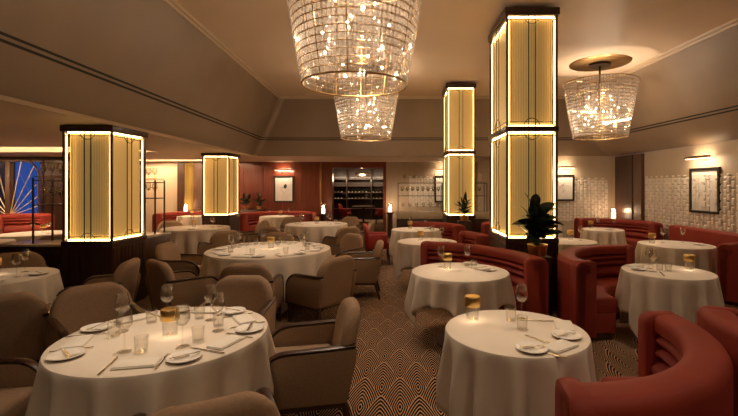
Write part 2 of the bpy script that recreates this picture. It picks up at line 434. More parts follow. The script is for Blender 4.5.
for k in range(26):
    a = 2*PI*k/26; m.box(.28*math.cos(a)-.02, .28*math.cos(a)+.02, .16*math.sin(a)-.01, .16*math.sin(a)+.01, 2.05, 2.18)
m.build('crystal_drops', M['crystal'], wl); MB().lathe([(.3, 2.18), (.3, 2.22), (0, 2.24)], 20).build('frame', M['brass'], wl)
MB().lathe([(0, 2.08), (.12, 2.1), (.12, 2.15), (0, 2.17)], 12).build('bulb', M['lampglow'], wl)
light('pendant_bulb', 'POINT', (-1.62, 18.0, 1.95), 10, size=.1)

# ------------------------------------------------------------------ lit columns
def column(x0, x1, y0, y1, tiers, ztop, label, zbase=.93):
    cx, cy = (x0+x1)/2, (y0+y1)/2
    t = thing('light_column', label, 'column', (cx, cy, 0), 0, 'backlit columns of the dining room')
    hx, hy = (x1-x0)/2, (y1-y0)/2
    # plinth with reeded boards
    m = MB(); m.box(-hx, hx, -hy, hy, 0, zbase-.03)
    n = int(2*hx/.075)
    for i in range(n): m.box(-hx+.01+i*2*(hx-.01)/n+.006, -hx+.01+(i+1)*2*(hx-.01)/n-.006, -hy-.008, -hy, .08, zbase-.09)
    n = int(2*hy/.075)
    for s in (-1, 1):
        for i in range(n): m.box(s*hx-(0 if s > 0 else .008), s*hx+(.008 if s > 0 else 0), -hy+.01+i*2*(hy-.01)/n+.006, -hy+.01+(i+1)*2*(hy-.01)/n-.006, .08, zbase-.09)
    m.build('plinth', M['wood'], t, smooth=False)
    MB().box(-hx-.012, hx+.012, -hy-.012, hy+.012, zbase-.07, zbase).build('plinth_cap', M['wood'], t, bevel=.008)
    MB().box(-hx-.022, hx+.022, -hy-.022, hy+.022, tiers[-1][1], ztop).build('crown', M['wood'], t, bevel=.01)
    for (a, b) in zip(tiers[:-1], tiers[1:]):
        MB().box(-hx-.012, hx+.012, -hy-.012, hy+.012, a[1], b[0]).build('middle_band', M['wood'], t, bevel=.008)
    zt = tiers[-1][1]
    for sx in (-1, 1):
        for sy in (-1, 1):
            a, b = sorted((sx*hx, sx*(hx-.028))); c, d = sorted((sy*hy, sy*(hy-.028)))
            MB().box(a, b, c, d, zbase, zt).build('corner_post', M['wood'], t, bevel=.004)
    D = .065
    for (z0, z1) in tiers:
        for fx, (w, h) in {'f': (hx, hy), 'l': (hy, hx), 'r': (hy, hx), 'b': (hx, hy)}.items():
            # local face frame: u along face, d outwards
            def T(u, d, z, fx=fx):
                if fx == 'f': return (u, -(hy-D)-d, z)
                if fx == 'b': return (-u, (hy-D)+d, z)
                if fx == 'l': return (-(hx-D)-d, -u, z)
                return ((hx-D)+d, u, z)
            def bx(m, u0, u1, d0, d1, a, b):
                p, q = T(u0, d0, a), T(u1, d1, b)
                m.box(min(p[0],q[0]), max(p[0],q[0]), min(p[1],q[1]), max(p[1],q[1]), a, b)
            W = w-.03
            m = MB(); bx(m, -w+D-.01, w-D+.01, -.01, 0, z0, z1); m.build('ribbed_glass_panel', M['panel'], t, smooth=False)
            if fx != 'b':
                s = .014
                for zz in (z0+.002, z1-s-.002):
                    m = MB(); bx(m, -W+.01, W-.01, .012, .012+s, zz, zz+s); m.build('led_strip', M['led'], t, smooth=False)
                for uu in (-w+.018, w-.026):
                    m = MB(); bx(m, uu, uu+.008, .016, .034, z0+.03, z1-.03); m.build('led_strip', M['ledside'], t, smooth=False)
            # muntins
            m = MB(); g = .010; dd0, dd1 = D-.012, D-.004
            gap = w*.13
            for u in (-gap, gap): bx(m, u-g/2, u+g/2, dd0, dd1, z0, z1)
            hh = .055
            for zz in (z0+hh, z1-hh): bx(m, -W, W, dd0, dd1, zz-g/2, zz+g/2)
            r = w*.3
            for zc, sg in ((z0+.004, 1), (z1-.004, -1)):
                pts = [T(r*math.cos(a), (dd0+dd1)/2, zc+sg*r*math.sin(a)) for a in [PI*k/14 for k in range(15)]]
                m.tube(pts, g/2, 4)
            m.build('muntin_bars', M['muntin'], t, smooth=False)
    return t
column(-4.40, -3.75, 5.47, 6.20, [(.93, 2.36)], 2.44, 'short backlit gold column at left, nearest of the two under the left soffit')
column(-4.76, -4.11, 10.10, 10.75, [(.95, 2.37)], 2.44, 'short backlit gold column further back at left, beyond the first', .95)
column(1.40, 2.08, 5.53, 6.58, [(.96, 2.37), (2.44, 3.90)], 4.0, 'tallest nearest two-tier backlit gold column, right of centre', .96)
column(1.07, 1.72, 9.60, 10.5, [(.98, 2.38), (2.46, 3.90)], 4.0, 'further two-tier backlit gold column with small plant in front', .98)

# ------------------------------------------------------------------ chandeliers
def make_chandelier():
    t = thing('chandelier', 'x', 'chandelier')
    zb, zt, rb, rt = 2.60, 3.66, .49, .675
    NR = 17
    m = MB()
    for j in range(NR):
        f = (j+.5)/NR; z = zb+(zt-zb)*f; r = rb+(rt-rb)*f; h = (zt-zb)/NR*.86; w = .017; d = .006
        x = r
        v = [m.bm.verts.new(p) for p in ((x-d,0,z-h/2),(x,-w,z-h*.38),(x+d,0,z-h/2+.004),(x,w,z-h*.38),(x-d,0,z+h/2),(x,-w,z+h*.38),(x+d,0,z+h/2),(x,w,z+h*.38))]
        for q in ((3,2,1,0),(4,5,6,7),(0,1,5,4),(1,2,6,5),(2,3,7,6),(3,0,4,7)): m.bm.faces.new([v[i] for i in q])
    s0 = m.build('crystal_strand', M['crystal'], t, smooth=False)
    for k in range(1, 84):
        o = s0.copy(); COL.objects.link(o); o.parent = t; o.rotation_euler = (0, 0, 2*PI*k/84+R.uniform(-.012, .012))
    m = MB()
    for j in range(9):
        z = 2.85+j*.085; m.box(.255, .262, -.014, .014, z, z+.07)
    s1 = m.build('inner_strand', M['crystal'], t, smooth=False)
    for k in range(1, 22):
        o = s1.copy(); COL.objects.link(o); o.parent = t; o.rotation_euler = (0, 0, 2*PI*k/22+.05)
    for j in range(NR+1):
        f = j/NR; z = zb+(zt-zb)*f; r = rb+(rt-rb)*f
        MB().tube([(r*math.cos(2*PI*k/64), r*math.sin(2*PI*k/64), z) for k in range(64)], .009 if j in (0, NR) else .0035, 6 if j in (0, NR) else 4, closed=True).build('hoop', M['brass'], t)
    for k in range(12):
        a = 2*PI*(k+.5)/12
        MB().tube([(rb*math.cos(a)*.992, rb*math.sin(a)*.992, zb), (rt*math.cos(a)*.992, rt*math.sin(a)*.992, zt)], .005, 5).build('upright_rib', M['brass'], t)
    for k in range(4):
        a = PI/2*k; MB().tube([(0, 0, zt+.02), (rt*math.cos(a), rt*math.sin(a), zt)], .008, 5).build('spoke', M['brass'], t)
    MB().tube([(0, 0, 2.9), (0, 0, 4.02)], .02, 8).build('rod', M['bronze'], t)
    for k in range(12):
        a = 2*PI*k/12; r = .19 if k % 2 else .34; z = (2.82, 3.12, 3.38)[k % 3]
        x, y = r*math.cos(a), r*math.sin(a)
        b = MB().lathe([(0, z), (.009, z+.006), (.010, z+.016), (.005, z+.026), (0, z+.028)], 10, (x, y, 0)).build('bulb', M['bulb'], t)
        MB().tube([(0, 0, z-.04), (x*.5, y*.5, z-.07), (x, y, z-.04), (x, y, z)], .006, 5).build('lamp_arm', M['brass'], t)
    MB().lathe([(0, 3.99), (.2, 3.99), (.2, 4.03), (0, 4.03)], 32).build('ceiling_rose', M['bronze'], t)
    MB().lathe([(0, 4.03), (.54, 4.03), (.56, 4.04), (.56, 4.049), (0, 4.049)], 48).build('canopy_disc', M['brass'], t)
    return t
ch = make_chandelier()
for (x, y, lab, p) in ((-.425, 3.97, 'largest-looking nearest crystal chandelier hanging at top centre', 75), (-.68, 8.4, 'crystal chandelier hanging just behind and below the nearest one, centre', 75), (3.9, 8.2, 'crystal chandelier under a brass ceiling disc on the right side', 75)):
    o = place(ch, (x, y, 0), R.uniform(0, 1), lab, 'tapered crystal chandeliers')
for (x, y) in ((-.425, 3.97), (-.68, 8.4), (3.9, 8.2)):
    for q in range(4): light('chandelier_glow', 'POINT', (x+.3*math.cos(q*PI/2+.4), y+.3*math.sin(q*PI/2+.4), (3.0, 3.25)[q % 2]), 17, (1, .81, .61), size=.02)

# ------------------------------------------------------------------ armchairs
def pillow(w_of, z0, z1, T, b, curve, nz=16, nu=14):
    """soft slab: rows over z, u across, thickness rounded off near every edge; curve(x,z)->y of the middle"""
    m = MB(); F = []; B = []
    for i in range(nz+1):
        s = .5-.5*math.cos(PI*i/nz); z = z0+(z1-z0)*s; w = w_of(z); rf = []; rb = []
        for k in range(nu+1):
            u = math.sin(PI/2*(2*k/nu-1)); x = u*w
            e = min((1-abs(u))*w, z1-z, z-z0); q = min(1, max(0, e/b)); th = T/2*math.sqrt(max(0, 1-(1-q)**2))
            y = curve(x, z); rf.append((x, y+th, z)); rb.append((x, y-th, z))
        F.append(rf); B.append(rb)
    m.grid(F); m.grid(B, flip=True); return m
def make_chair():
    t = thing('armchair', 'x', 'chair')
    def w_of(z):
        zc = .58
        if z <= zc: return .27+.02*(z-.2)/.4
        return .29*max(.02, 1-((z-zc)/(.835-zc))**2.6)**(1/2.4)
    cv = lambda x, z: -.225-(z-.3)*.17+.45*x*x
    pillow(w_of, .22, .82, .105, .05, cv).build('backrest', M['taupe'], t)
    m = MB(); m.box(-.245, .245, -.17, .29, .30, .455); m.build('seat', M['taupe'], t, bevel=.035, seg=3)
    MB().box(-.29, .29, -.235, .30, .215, .255).build('base_rail', M['rail'], t, bevel=.008)
    prof = [(-.24, .25), (.29, .25), (.30, .37)] + [(.13+.17*math.cos(a), .41+.17*math.sin(a)) for a in [PI/2*k/6 for k in range(0, 7)]] + [(-.31, .595), (-.30, .5)]
    for s in (-1, 1):
        a, b = sorted((s*.30, s*.25)); MB().prism(prof, 'x', a, b).build('side_panel', M['taupe_d'], t, bevel=.008)
        path = [(s*.277, .303, .235), (s*.277, .306, .34)] + [(s*.277, .133+.172*math.cos(q), .42+.175*math.sin(q)) for q in [PI/2*k/8 for k in range(0, 9)]] + [(s*.277, -.10, .602), (s*.277, -.30, .61)]
        MB().rectsweep(path, .058, .024, (1, 0, 0)).build('arm_rail', M['rail'], t)
        MB().tube([(s*.265, .275, .25), (s*.265, .285, .0)], [.024, .014], 8).build('leg', M['rail'], t)
        MB().tube([(s*.255, -.22, .25), (s*.26, -.29, .0)], [.024, .014], 8).build('leg', M['rail'], t)
    return t
chair = make_chair()
def put_chair(x, y, face, label):
    """face = (dx,dy) direction the sitter looks"""
    rz = math.atan2(face[1], face[0]) - PI/2
    place(chair, (x, y, 0), rz, label, 'taupe upholstered armchairs')
CH = [
 (-.64, 2.95, (-.95, -.2), 'taupe armchair facing left at the right side of the large foreground left table'),
 (-.88, 1.90, (-.45, .9), 'taupe armchair cropped at the bottom edge, rounded back top below the foreground left table'),
 (-2.42, 2.25, (1, .15), 'taupe armchair in the bottom left corner, mostly cropped, arm showing left of the foreground table'),
 (-2.38, 3.35, (.75, -.65), 'taupe armchair behind the left rim of the large foreground left table'),
 (-3.25, 3.46, (-.6, .8), 'taupe armchair with back to camera, in front of the left-edge table'),
 (-3.34, 4.68, (-1, -.25), 'taupe armchair facing left in front of the nearest short lit column'),
 (-1.44, 3.60, (.05, -1), 'taupe armchair facing the camera at the far side of the foreground left table'),
 (-1.70, 4.82, (-.1, 1), 'taupe armchair with its back to us, front centre of the big middle round table'),
 (-.96, 5.15, (-.8, .6), 'taupe armchair at the front right of the big middle round table, back turned three-quarters'),
 (-2.55, 4.95, (.62, .78), 'taupe armchair at the front left of the big middle round table'),
 (-3.13, 6.15, (1, .05), 'taupe armchair at the left side of the big middle round table, facing right'),
 (-.60, 6.35, (-1, -.05), 'taupe armchair beside the aisle, right of the big middle round table, in profile'),
 (-1.02, 7.10, (-.7, -.7), 'taupe armchair at the far right of the big middle round table'),
 (-2.15, 7.28, (.1, -1), 'taupe armchair at the far side of the big middle round table, facing the camera'),
 (-3.45, 8.05, (-.7, .7), 'taupe armchair back to us, front right of the table before the far left column'),
 (-3.45, 9.35, (-.95, -.3), 'small taupe armchair at the right side of the table before the far left column'),
 (-5.30, 9.85, (.7, -.7), 'taupe armchair at the far left of the table before the far left column'),
 (-5.35, 8.25, (.8, .6), 'taupe armchair at the near left of the table before the far left column'),
 (-1.22, 8.85, (-.6, .8), 'taupe armchair with its back to us at the front right of the far middle table'),
 (-2.55, 8.86, (.4, .9), 'taupe armchair with its back to us at the front left of the far middle table'),
 (-.95, 9.80, (-1, .1), 'taupe armchair at the right side of the far middle table, in profile'),
 (-2.98, 10.15, (1, .1), 'taupe armchair at the left side of the far middle table'),
 (-2.75, 11.05, (.55, -.8), 'taupe armchair at the far left of the far middle table, facing the camera'),
 (-1.45, 11.12, (-.4, -.9), 'taupe armchair at the far right of the far middle table, facing the camera'),
 (-4.62, 5.02, (.6, -.8), 'taupe armchair behind the left-edge table, beside the left service counter'),
 (-6.0, 7.35, (-.6, .8), 'taupe armchair with its back to us behind the left service counter'),
 (-5.85, 6.15, (-.9, .6), 'taupe armchair at the left edge behind the left service counter'),
]
for c in CH: put_chair(*c)

# ------------------------------------------------------------------ tables and cloths
def make_table(x, y, r, ss, label, clabel, seed, rot=0, nf=15, flare=.02, zmin=.03):
    t = thing('dining_table', label, 'table', (x, y, 0), 0, 'round pedestal dining tables')
    MB().lathe([(0, .715), (r-.015, .715), (r-.008, .722), (r-.008, .738), (r-.015, .744), (0, .744)], 48).build('tabletop', M['wood'], t)
    MB().lathe([(.05, .03), (.045, .1), (.04, .6), (.1, .715)], 16).build('pedestal', M['bronze'], t)
    MB().lathe([(0, 0), (min(.26, r*.55), 0), (min(.26, r*.55), .015), (.06, .035), (0, .035)], 28).build('foot_plate', M['bronze'], t)
    q = random.Random(seed); m = MB(); n = 160
    ph = [q.uniform(0, 6.28) for _ in range(4)]; rows = []
    for rr in (0.001, .3*r, .6*r, .85*r, .96*r): rows.append([(rr*math.cos(2*PI*k/n), rr*math.sin(2*PI*k/n), .75) for k in range(n)])
    drop = []
    for k in range(n):
        a = 2*PI*k/n+rot; L_ = ss/max(abs(math.cos(a)), abs(math.sin(a))) - r
        drop.append(min(L_, .72-zmin))
    for j in range(13):
        s = j/12; row = []
        for k in range(n):
            a = 2*PI*k/n; d = drop[k]*s
            w = math.sin(nf*a+ph[0]+.7*math.sin(3*a+ph[1])); w2 = math.sin((nf*2-3)*a+ph[2])
            amp = min(1, d/.32)
            cr = max(0, (drop[k]-min(drop))/max(.05, max(drop)-min(drop)))
            f = r+.004+ amp*(flare*.55+.040*w*(1+.3*cr)+.012*w2) + .012*cr*amp
            if j == 0: f = r; z = .748
            elif j == 1: f = r+.006; z = .735
            else: z = .75-d
            row.append((f*math.cos(a), f*math.sin(a), min(z, .748)))
        rows.append(row)
    m.grid(rows, True)
    c = m.build('tablecloth', M['cloth'], fix=False); c.location = (x, y, 0)
    md = c.modifiers.new('thick', 'SOLIDIFY'); md.thickness = .003; md.offset = 1
    tag(c, clabel, 'tablecloth', 'white tablecloths')
    return c
TB = {
 'A': (-1.42, 2.56, .585, .92, 'the large foreground table at bottom left', .3),
 'B': (.72, 2.63, .43, .80, 'the foreground table at bottom right of centre', .35),
 'C': (.635, 4.45, .505, .77, 'the second table along the right of the aisle', .62),
 'D': (.44, 6.85, .48, .84, 'the third table along the right of the aisle', .6),
 'E': (.33, 8.75, .50, .90, 'the fourth and furthest table along the right of the aisle', .2),
 'F': (-1.86, 6.00, .85, 1.27, 'the big middle round table', .5),
 'G': (-1.98, 10.0, .72, 1.15, 'the far middle table before the wood wall', .4),
 'H': (-3.67, 12.55, .50, .90, 'the table under the portrait drawing on the wood wall', .7),
 'I': (2.83, 4.45, .43, .84, 'the right-hand table beside the tall curved booth', .25),
 'J': (4.26, 6.50, .51, .93, 'the table under the framed drawing on the right wall', .1),
 'K': (4.22, 8.75, .40, .88, 'the table before the far right corner booth', .5),
 'L': (3.60, 10.50, .38, .9, 'the furthest right table just right of the tall column', .3),
 'M': (2.74, 6.90, .46, .9, 'the table hidden behind the tall curved booth', .3),
 'N': (-4.05, 4.15, .53, .95, 'the table at the left edge of the picture', .2),
 'O': (-4.42, 9.10, .68, 1.15, 'the table in front of the far left lit column', .3),
 'P': (-6.24, 12.6, .40, .9, 'the small table by the far left back wall', .3),
 'Q': (-6.97, 8.00, .55, 1.0, 'the table beyond the left service counter', .3),
 'S': (-6.75, 6.75, .42, .9, 'the left-edge table beyond the left service counter', .3),
}
for i, (k, (x, y, r, s, nm, rot)) in enumerate(TB.items()):
    make_table(x, y, r, s, 'pedestal table beneath the cloth, ' + nm, 'white linen cloth over ' + nm, i+3, rot, nf=int(9+r*12))
# wine room table
wt = thing('dining_table', 'dark bare round table with glasses inside the wine room', 'table', (-1.65, 19.0, 0), 0, 'round pedestal dining tables')
MB().lathe([(0, .71), (.5, .71), (.52, .73), (.5, .75), (0, .75)], 32).build('tabletop', M['brown'], wt)
MB().lathe([(.05, .02), (.045, .71)], 12).build('pedestal', M['bronze'], wt); MB().lathe([(0, 0), (.28, 0), (.28, .02), (0, .03)], 24).build('foot_plate', M['bronze'], wt)

# ------------------------------------------------------------------ banquettes
def banquette(cx, cy, Ro, a0, a1, label, seat=.36, H=.84, thick=.2):
    t = thing('curved_banquette', label, 'banquette', (cx, cy, 0), 0, 'red velvet curved booths')
    a0, a1 = math.radians(a0), math.radians(a1)
    Ri = Ro-thick; Rs = Ri-seat
    def arc(prof, b0, b1, cap=.0, inset=.03):
        m = MB(); n = max(8, int(abs(b1-b0)/.08)); rc = sum(p[0] for p in prof)/len(prof); zc = sum(p[1] for p in prof)/len(prof)
        steps = [(b0, .80), (b0+.008/Ro, .93), (b0+.03/Ro, 1)] + [(b0+(b1-b0)*k/n, 1) for k in range(1, n)] + [(b1-.03/Ro, 1), (b1-.008/Ro, .93), (b1, .80)]
        rows = []
        for a, s in steps:
            row = []
            for r_, z_ in prof:
                k = 1-s
                rr = r_+(inset*k/.2 if r_ < rc else -inset*k/.2); zz = z_-(inset*k/.2 if z_ > zc else 0)
                row.append((rr*math.cos(a), rr*math.sin(a), zz))
            rows.append(row)
        vs = m.grid(rows, True); m.bm.faces.new(vs[0][::-1]); m.bm.faces.new(vs[-1]); return m
    ext = .0
    # back shell
    top = [(Ro, .08), (Ro, H-.06)] + [(Ro-.06+.06*math.cos(q), H-.06+.06*math.sin(q)) for q in [PI/2*k/5 for k in range(1, 6)]]
    top += [(Ri+.07, H)] + [(Ri+.05-.05*math.sin(q), H-.05+.05*math.cos(q)) for q in [PI/2*k/4 for k in range(1, 5)]]
    top += [(Ri, H-.10), (Ri+.05, H-.11), (Ri+.06, .40), (Ri+.06, .08)]
    arc(top, a0, a1).build('back_shell', M['red'], t)
    e = .11/Ro
    def roll(z0, z1, out): 
        rad = (z1-z0)/2
        return [(Ri+.058, z0)] + [(Ri+.045-out*math.cos(q*PI/8-PI/2+PI/2-0) if False else Ri+.045-out*math.sin(PI*q/8), z0+(z1-z0)*q/8) for q in range(1, 8)] + [(Ri+.058, z1)]
    for (z0, z1, o_) in ((H-.19, H-.115, .045), (H-.265, H-.192, .05), (.44, H-.268, .075)):
        arc(roll(z0, z1, o_), a0+e, a1-e, inset=.02).build('back_cushion', M['red'], t)
    ep = [(Ro+.006, .06), (Ro+.006, H-.05), (Ro-.02, H-.012), (Ro-.05, H+.004), (Ri, H+.004), (Ri-.04, H-.015), (Ri-.055, H-.05), (Ri-.055, .06)]
    for b0, b1 in ((a0, a0+e), (a1-e, a1)):
        m = MB(); st = [(b0, .9), (b0+.012/Ro, .97), (b0+.035/Ro, 1), (b1-.035/Ro, 1), (b1-.012/Ro, .97), (b1, .9)]; rc_ = (Ro+Ri-.05)/2; rows = []
        for a, k in st: rows.append([((rc_+(r_-rc_)*k)*math.cos(a), (rc_+(r_-rc_)*k)*math.sin(a), z_ if z_ < .2 else z_-(1-k)*.12) for r_, z_ in ep])
        vs = m.grid(rows, True); m.bm.faces.new(vs[0][::-1]); m.bm.faces.new(vs[-1]); m.build('end_panel', M['red'], t)
    s = [(Ri+.055, .30), (Ri+.055, .445), (Rs+.05, .455), (Rs+.015, .44), (Rs, .41), (Rs, .33), (Rs+.01, .30)]
    arc(s, a0+e*.6, a1-e*.6).build('seat_cushion', M['red'], t)
    s = [(Ri+.055, .08), (Ri+.055, .298), (Rs+.025, .298), (Rs+.025, .08)]
    arc(s, a0+e*.6, a1-e*.6, inset=.01).build('seat_base', M['red'], t)
    s = [(Ro-.03, 0), (Ro-.03, .08), (Rs+.06, .08), (Rs+.06, 0)]
    arc(s, a0+e*.7, a1-e*.7, inset=.01).build('plinth', M['wood'], t)
    return t
banquette(-.10, 4.55, 1.76, 4, 75, 'long red velvet curved booth behind the second table along the aisle', .34)
banquette(2.95, 4.60, 1.15, 82, 192, 'tall red velvet curved booth wrapping round the right-hand table, right of the tall column', .34, .86)
banquette(.74, 2.62, 1.05, -95, 7, 'foreground red velvet curved booth at the bottom right corner', .34, .84)
banquette(2.92, 2.35, 1.03, 148, 270, 'red velvet booth rim at the right edge, back to back with the foreground booth', .34)
banquette(5.10, 5.20, .95, 52, 134, 'red velvet booth end cropped by the right edge, near the right wall', .3)
banquette(.36, 8.68, .98, -5, 100, 'red velvet curved booth behind the furthest table along the aisle', .18)
banquette(.44, 6.95, 1.06, -4, 42, 'short red velvet booth end right of the third table along the aisle', .3)
banquette(2.72, 9.10, .95, 60, 190, 'far red velvet booth seen between the two tall columns', .3)
banquette(4.58, 9.35, 1.10, -24, 104, 'far right corner red velvet booth below the relief wall', .32, .86)
banquette(-3.67, 12.70, 1.12, -15, 195, 'red velvet booth against the wood wall round the table under the portrait', .34)
banquette(-6.24, 12.60, 1.05, 20, 200, 'far left red velvet booth below the ochre curtain', .34)
banquette(-9.0, 9.6, .85, 35, 145, 'red velvet booth beyond the counter in front of the sunburst screen', .34, .98)
banquette(-9.6, 7.9, 1.1, 35, 120, 'nearer red velvet booth cropped by the left edge, before the window', .34, .90)
# straight banquette against the right wall
t = thing('wall_banquette', 'straight dark red velvet banquette along the right wall under the framed drawing', 'banquette', (5.47, 7.45, 0))
MB().box(.05, .27, -1.2, 1.2, .1, .85).build('backrest', M['red'], t, bevel=.04, seg=3)
MB().box(-.42, .06, -1.2, 1.2, .3, .45).build('seat_cushion', M['red'], t, bevel=.03, seg=3)
MB().box(-.38, .06, -1.18, 1.18, .08, .3).build('seat_base', M['red'], t); MB().box(-.34, .24, -1.16, 1.16, 0, .08).build('plinth', M['wood'], t)

# red chairs
def red_chair():
    t = thing('red_armchair', 'x', 'chair')
    pillow(lambda z: .25*max(.05, 1-(max(0, z-.6)/.262)**3)**.4, .2, .86, .08, .04, lambda x, z: -.22-(z-.3)*.1+.9*x*x, 12, 10).build('backrest', M['redleather'], t)
    MB().box(-.24, .24, -.18, .26, .34, .46).build('seat', M['redleather'], t, bevel=.03)
    for s in (-1, 1):
        a, b = sorted((s*.27, s*.22)); MB().box(a, b, -.2, .2, .33, .64).build('arm', M['redleather'], t, bevel=.02)
        for y in (-.2, .22): MB().tube([(s*.22, y, .35), (s*.23, y*1.08, 0)], [.02, .012], 6).build('leg', M['rail'], t)
    return t
rc = red_chair()
place(rc, (-.48, 9.0, 0), -PI/2+.1, 'red armchair at the aisle side of the furthest aisle table', 'red armchairs')
place(rc, (-2.45, 18.7, 0), -PI/2-.2, 'red armchair left of the round table inside the wine room', 'red armchairs')
place(rc, (-.85, 18.75, 0), PI/2+.2, 'red armchair right of the round table inside the wine room', 'red armchairs')

# ------------------------------------------------------------------ tableware
def wine_glass(parts=True):
    t = thing('wine_glass', 'x', 'glass')
    bowl = [(.004, .115), (.022, .122), (.038, .145), (.041, .165), (.036, .20), (.030, .232), (.0285, .232), (.0345, .2), (.0392, .165), (.0365, .147), (.021, .125), (.0, .118)]
    MB().lathe(bowl, 20, cap=False).build('bowl', M['glass'], t)
    MB().lathe([(.0045, .006), (.0038, .06), (.0045, .116)], 8).build('stem', M['glass'], t)
    MB().lathe([(0, 0), (.036, 0), (.036, .002), (.005, .007), (0, .007)], 20).build('foot', M['glass'], t)
    return t
wg = wine_glass()
sg = MB().lathe([(0, 0), (.034, 0), (.034, .002), (.004, .006), (.0038, .115), (.022, .122), (.038, .145), (.041, .165), (.036, .2), (.030, .232), (.0285, .232), (.0345, .2), (.039, .165), (0, .12)], 12, cap=False).build('wine_glass', M['glass'])
tag(sg, 'x', 'glass')
tm = MB().lathe([(0, 0), (.03, 0), (.036, .085), (.034, .085), (.028, .008), (0, .008)], 20, cap=False).build('water_tumbler', M['glass'])
tag(tm, 'x', 'glass')
def table_lamp():
    t = thing('gold_table_lamp', 'x', 'lamp')
    MB().lathe([(0, 0), (.040, 0), (.042, .006), (.038, .012), (0, .012)], 24).build('base', M['glass'], t)
    MB().lathe([(.040, .01), (.043, .095), (.041, .095), (.038, .012)], 28, cap=False).build('glass_body', M['glass'], t)
    MB().lathe([(0, .098), (.050, .095), (.052, .098), (.052, .158), (.048, .162), (0, .162)], 32).build('gold_cap', M['gold'], t)
    light('lamp_light', 'SPOT', (0, 0, .09), .9, (1, .74, .5), t, .03, 2.9, 1)
    return t
tl = table_lamp()
def night_lamp():
    t = thing('glass_lantern', 'x', 'lamp')
    MB().lathe([(0, 0), (.06, 0), (.06, .02), (0, .02)], 20).build('base', M['brass'], t)
    MB().lathe([(.07, .02), (.07, .3), (.066, .3), (.066, .02)], 24, cap=False).build('glass_shade', M['glass'], t)
    MB().lathe([(0, .02), (.05, .02), (.05, .17), (0, .17)], 20).build('glowing_core', M['lampglow'], t)
    light('lantern_light', 'POINT', (0, 0, .22), 6, (1, .62, .36), t, .05)
    return t
nl = night_lamp()
pl = thing('side_plate', 'x', 'plate')
MB().lathe([(0, .004), (.045, .004), (.07, .010), (.085, .016), (.086, .014), (.07, .006), (.045, 0), (0, 0)], 32, cap=False).build('plate', M['china'], pl)
m = MB(); m.prism([(-.07, -.006), (.02, -.005), (.075, -.009), (.08, .0), (.07, .007), (.02, .004), (-.07, .006)], 'z', .0175, .0205); m.build('butter_knife', M['steel'], pl)
MB().box(-.045, .03, .012, .055, .006, .014).build('folded_card', M['napkin'], pl, bevel=.002)
kn = MB().prism([(-.11, -.006), (0, -.004), (.01, -.009), (.09, -.009), (.115, .002), (.1, .006), (0, .005), (-.11, .007)], 'z', 0, .004).build('table_knife', M['steel'], bevel=.001)
tag(kn, 'x', 'knife')
m = MB(); m.prism([(-.1, -.006), (.03, -.003), (.05, -.012), (.06, -.012), (.06, .012), (.05, .012), (.03, .003), (-.1, .006)], 'z', 0, .003)
for i in range(4): m.box(.06, .1, -.012+i*.0067, -.0085+i*.0067, 0, .003)
fk = m.build('table_fork', M['steel']); tag(fk, 'x', 'fork')
nk = MB()
nk.box(-.1, .1, -.055, .055, 0, .006); nk.box(-.098, .096, -.05, .052, .006, .011)
nk = nk.build('napkin', M['napkin'], bevel=.002); tag(nk, 'x', 'napkin')
ZT = .7515+.0015
def at(k, dx, dy, dz=0): x, y = TB[k][:2]; return (x+dx, y+dy, ZT+dz)
SHORT = {'A': 'the foreground left table', 'B': 'the foreground right-of-centre table', 'C': 'the second aisle table', 'D': 'the third aisle table', 'E': 'the furthest aisle table',
 'F': 'the big middle table', 'G': 'the far middle table', 'H': 'the table under the portrait', 'I': 'the right-hand booth table', 'J': 'the table under the right wall drawing',
 'K': 'the far right corner booth table', 'L': 'the furthest right table', 'M': 'the table hidden behind the tall booth', 'N': 'the left-edge table', 'O': 'the table before the far left column',
 'P': 'the small far left table', 'Q': 'the table beyond the left counter', 'S': 'the left-edge table beyond the counter'}
def where(dx, dy):
    a = math.degrees(math.atan2(dy, dx)) % 360
    return ['right side', 'far right', 'far side', 'far left', 'left side', 'near left', 'near side', 'near right'][int(((a+22.5) % 360)//45)]
# gold lamps
LP = {'A': (.04, -.04), 'B': (-.235, .18), 'C': (-.12, .12), 'D': (-.1, .05), 'E': (-.12, .05), 'F': (0.0, .05), 'G': (0, 0), 'H': (.1, 0), 'I': (.27, .05), 'J': (-.33, .05), 'K': (-.2, .1), 'L': (-.05, 0), 'M': (.1, .1), 'N': (-.05, .1), 'O': (-.05, .0), 'P': (0, 0), 'Q': (.1, .1), 'S': (.1, 0)}
for k, (dx, dy) in LP.items():
    place(tl, at(k, dx, dy), 0, 'gold-capped glass table lamp on ' + SHORT[k], 'gold-capped table lamps')
# detailed place settings: (table, angle of the seat)
def setting(k, ang, n, rr=None, glass=True, extra=True):
    r = TB[k][2]; a = math.radians(ang); u = Vector((math.cos(a), math.sin(a))); v = Vector((-math.sin(a), math.cos(a)))
    w = where(u.x, u.y); S = SHORT[k]; G = ' on ' + S
    def P(rad, side): q = u*rad+v*side; return at(k, q.x, q.y)
    rz = a+PI/2
    place(pl, P(r-.15, .215 if r > .55 else .17), rz+.5, 'small white side plate with butter knife at the %s of %s' % (w, S), 'side plates'+G)
    place(nk, P(r-.13, 0), rz, 'folded white napkin at the %s of %s' % (w, S), 'napkins'+G)
    place(kn, P(r-.14, -.13), a+PI+.03, 'silver table knife at the %s of %s' % (w, S), 'knives'+G)
    place(fk, P(r-.14, .115), a+PI-.02, 'silver table fork at the %s of %s' % (w, S), 'forks'+G)
    if glass:
        place(wg, P(r-.32, -.13), 0, 'stemmed wine glass at the %s of %s' % (w, S), 'wine glasses'+G)
        place(tm, P(r-.3, -.04), 0, 'clear water tumbler at the %s of %s' % (w, S), 'tumblers'+G)
for a in (-78, -20, 35, 85, 145, 200): setting('A', a, 0)
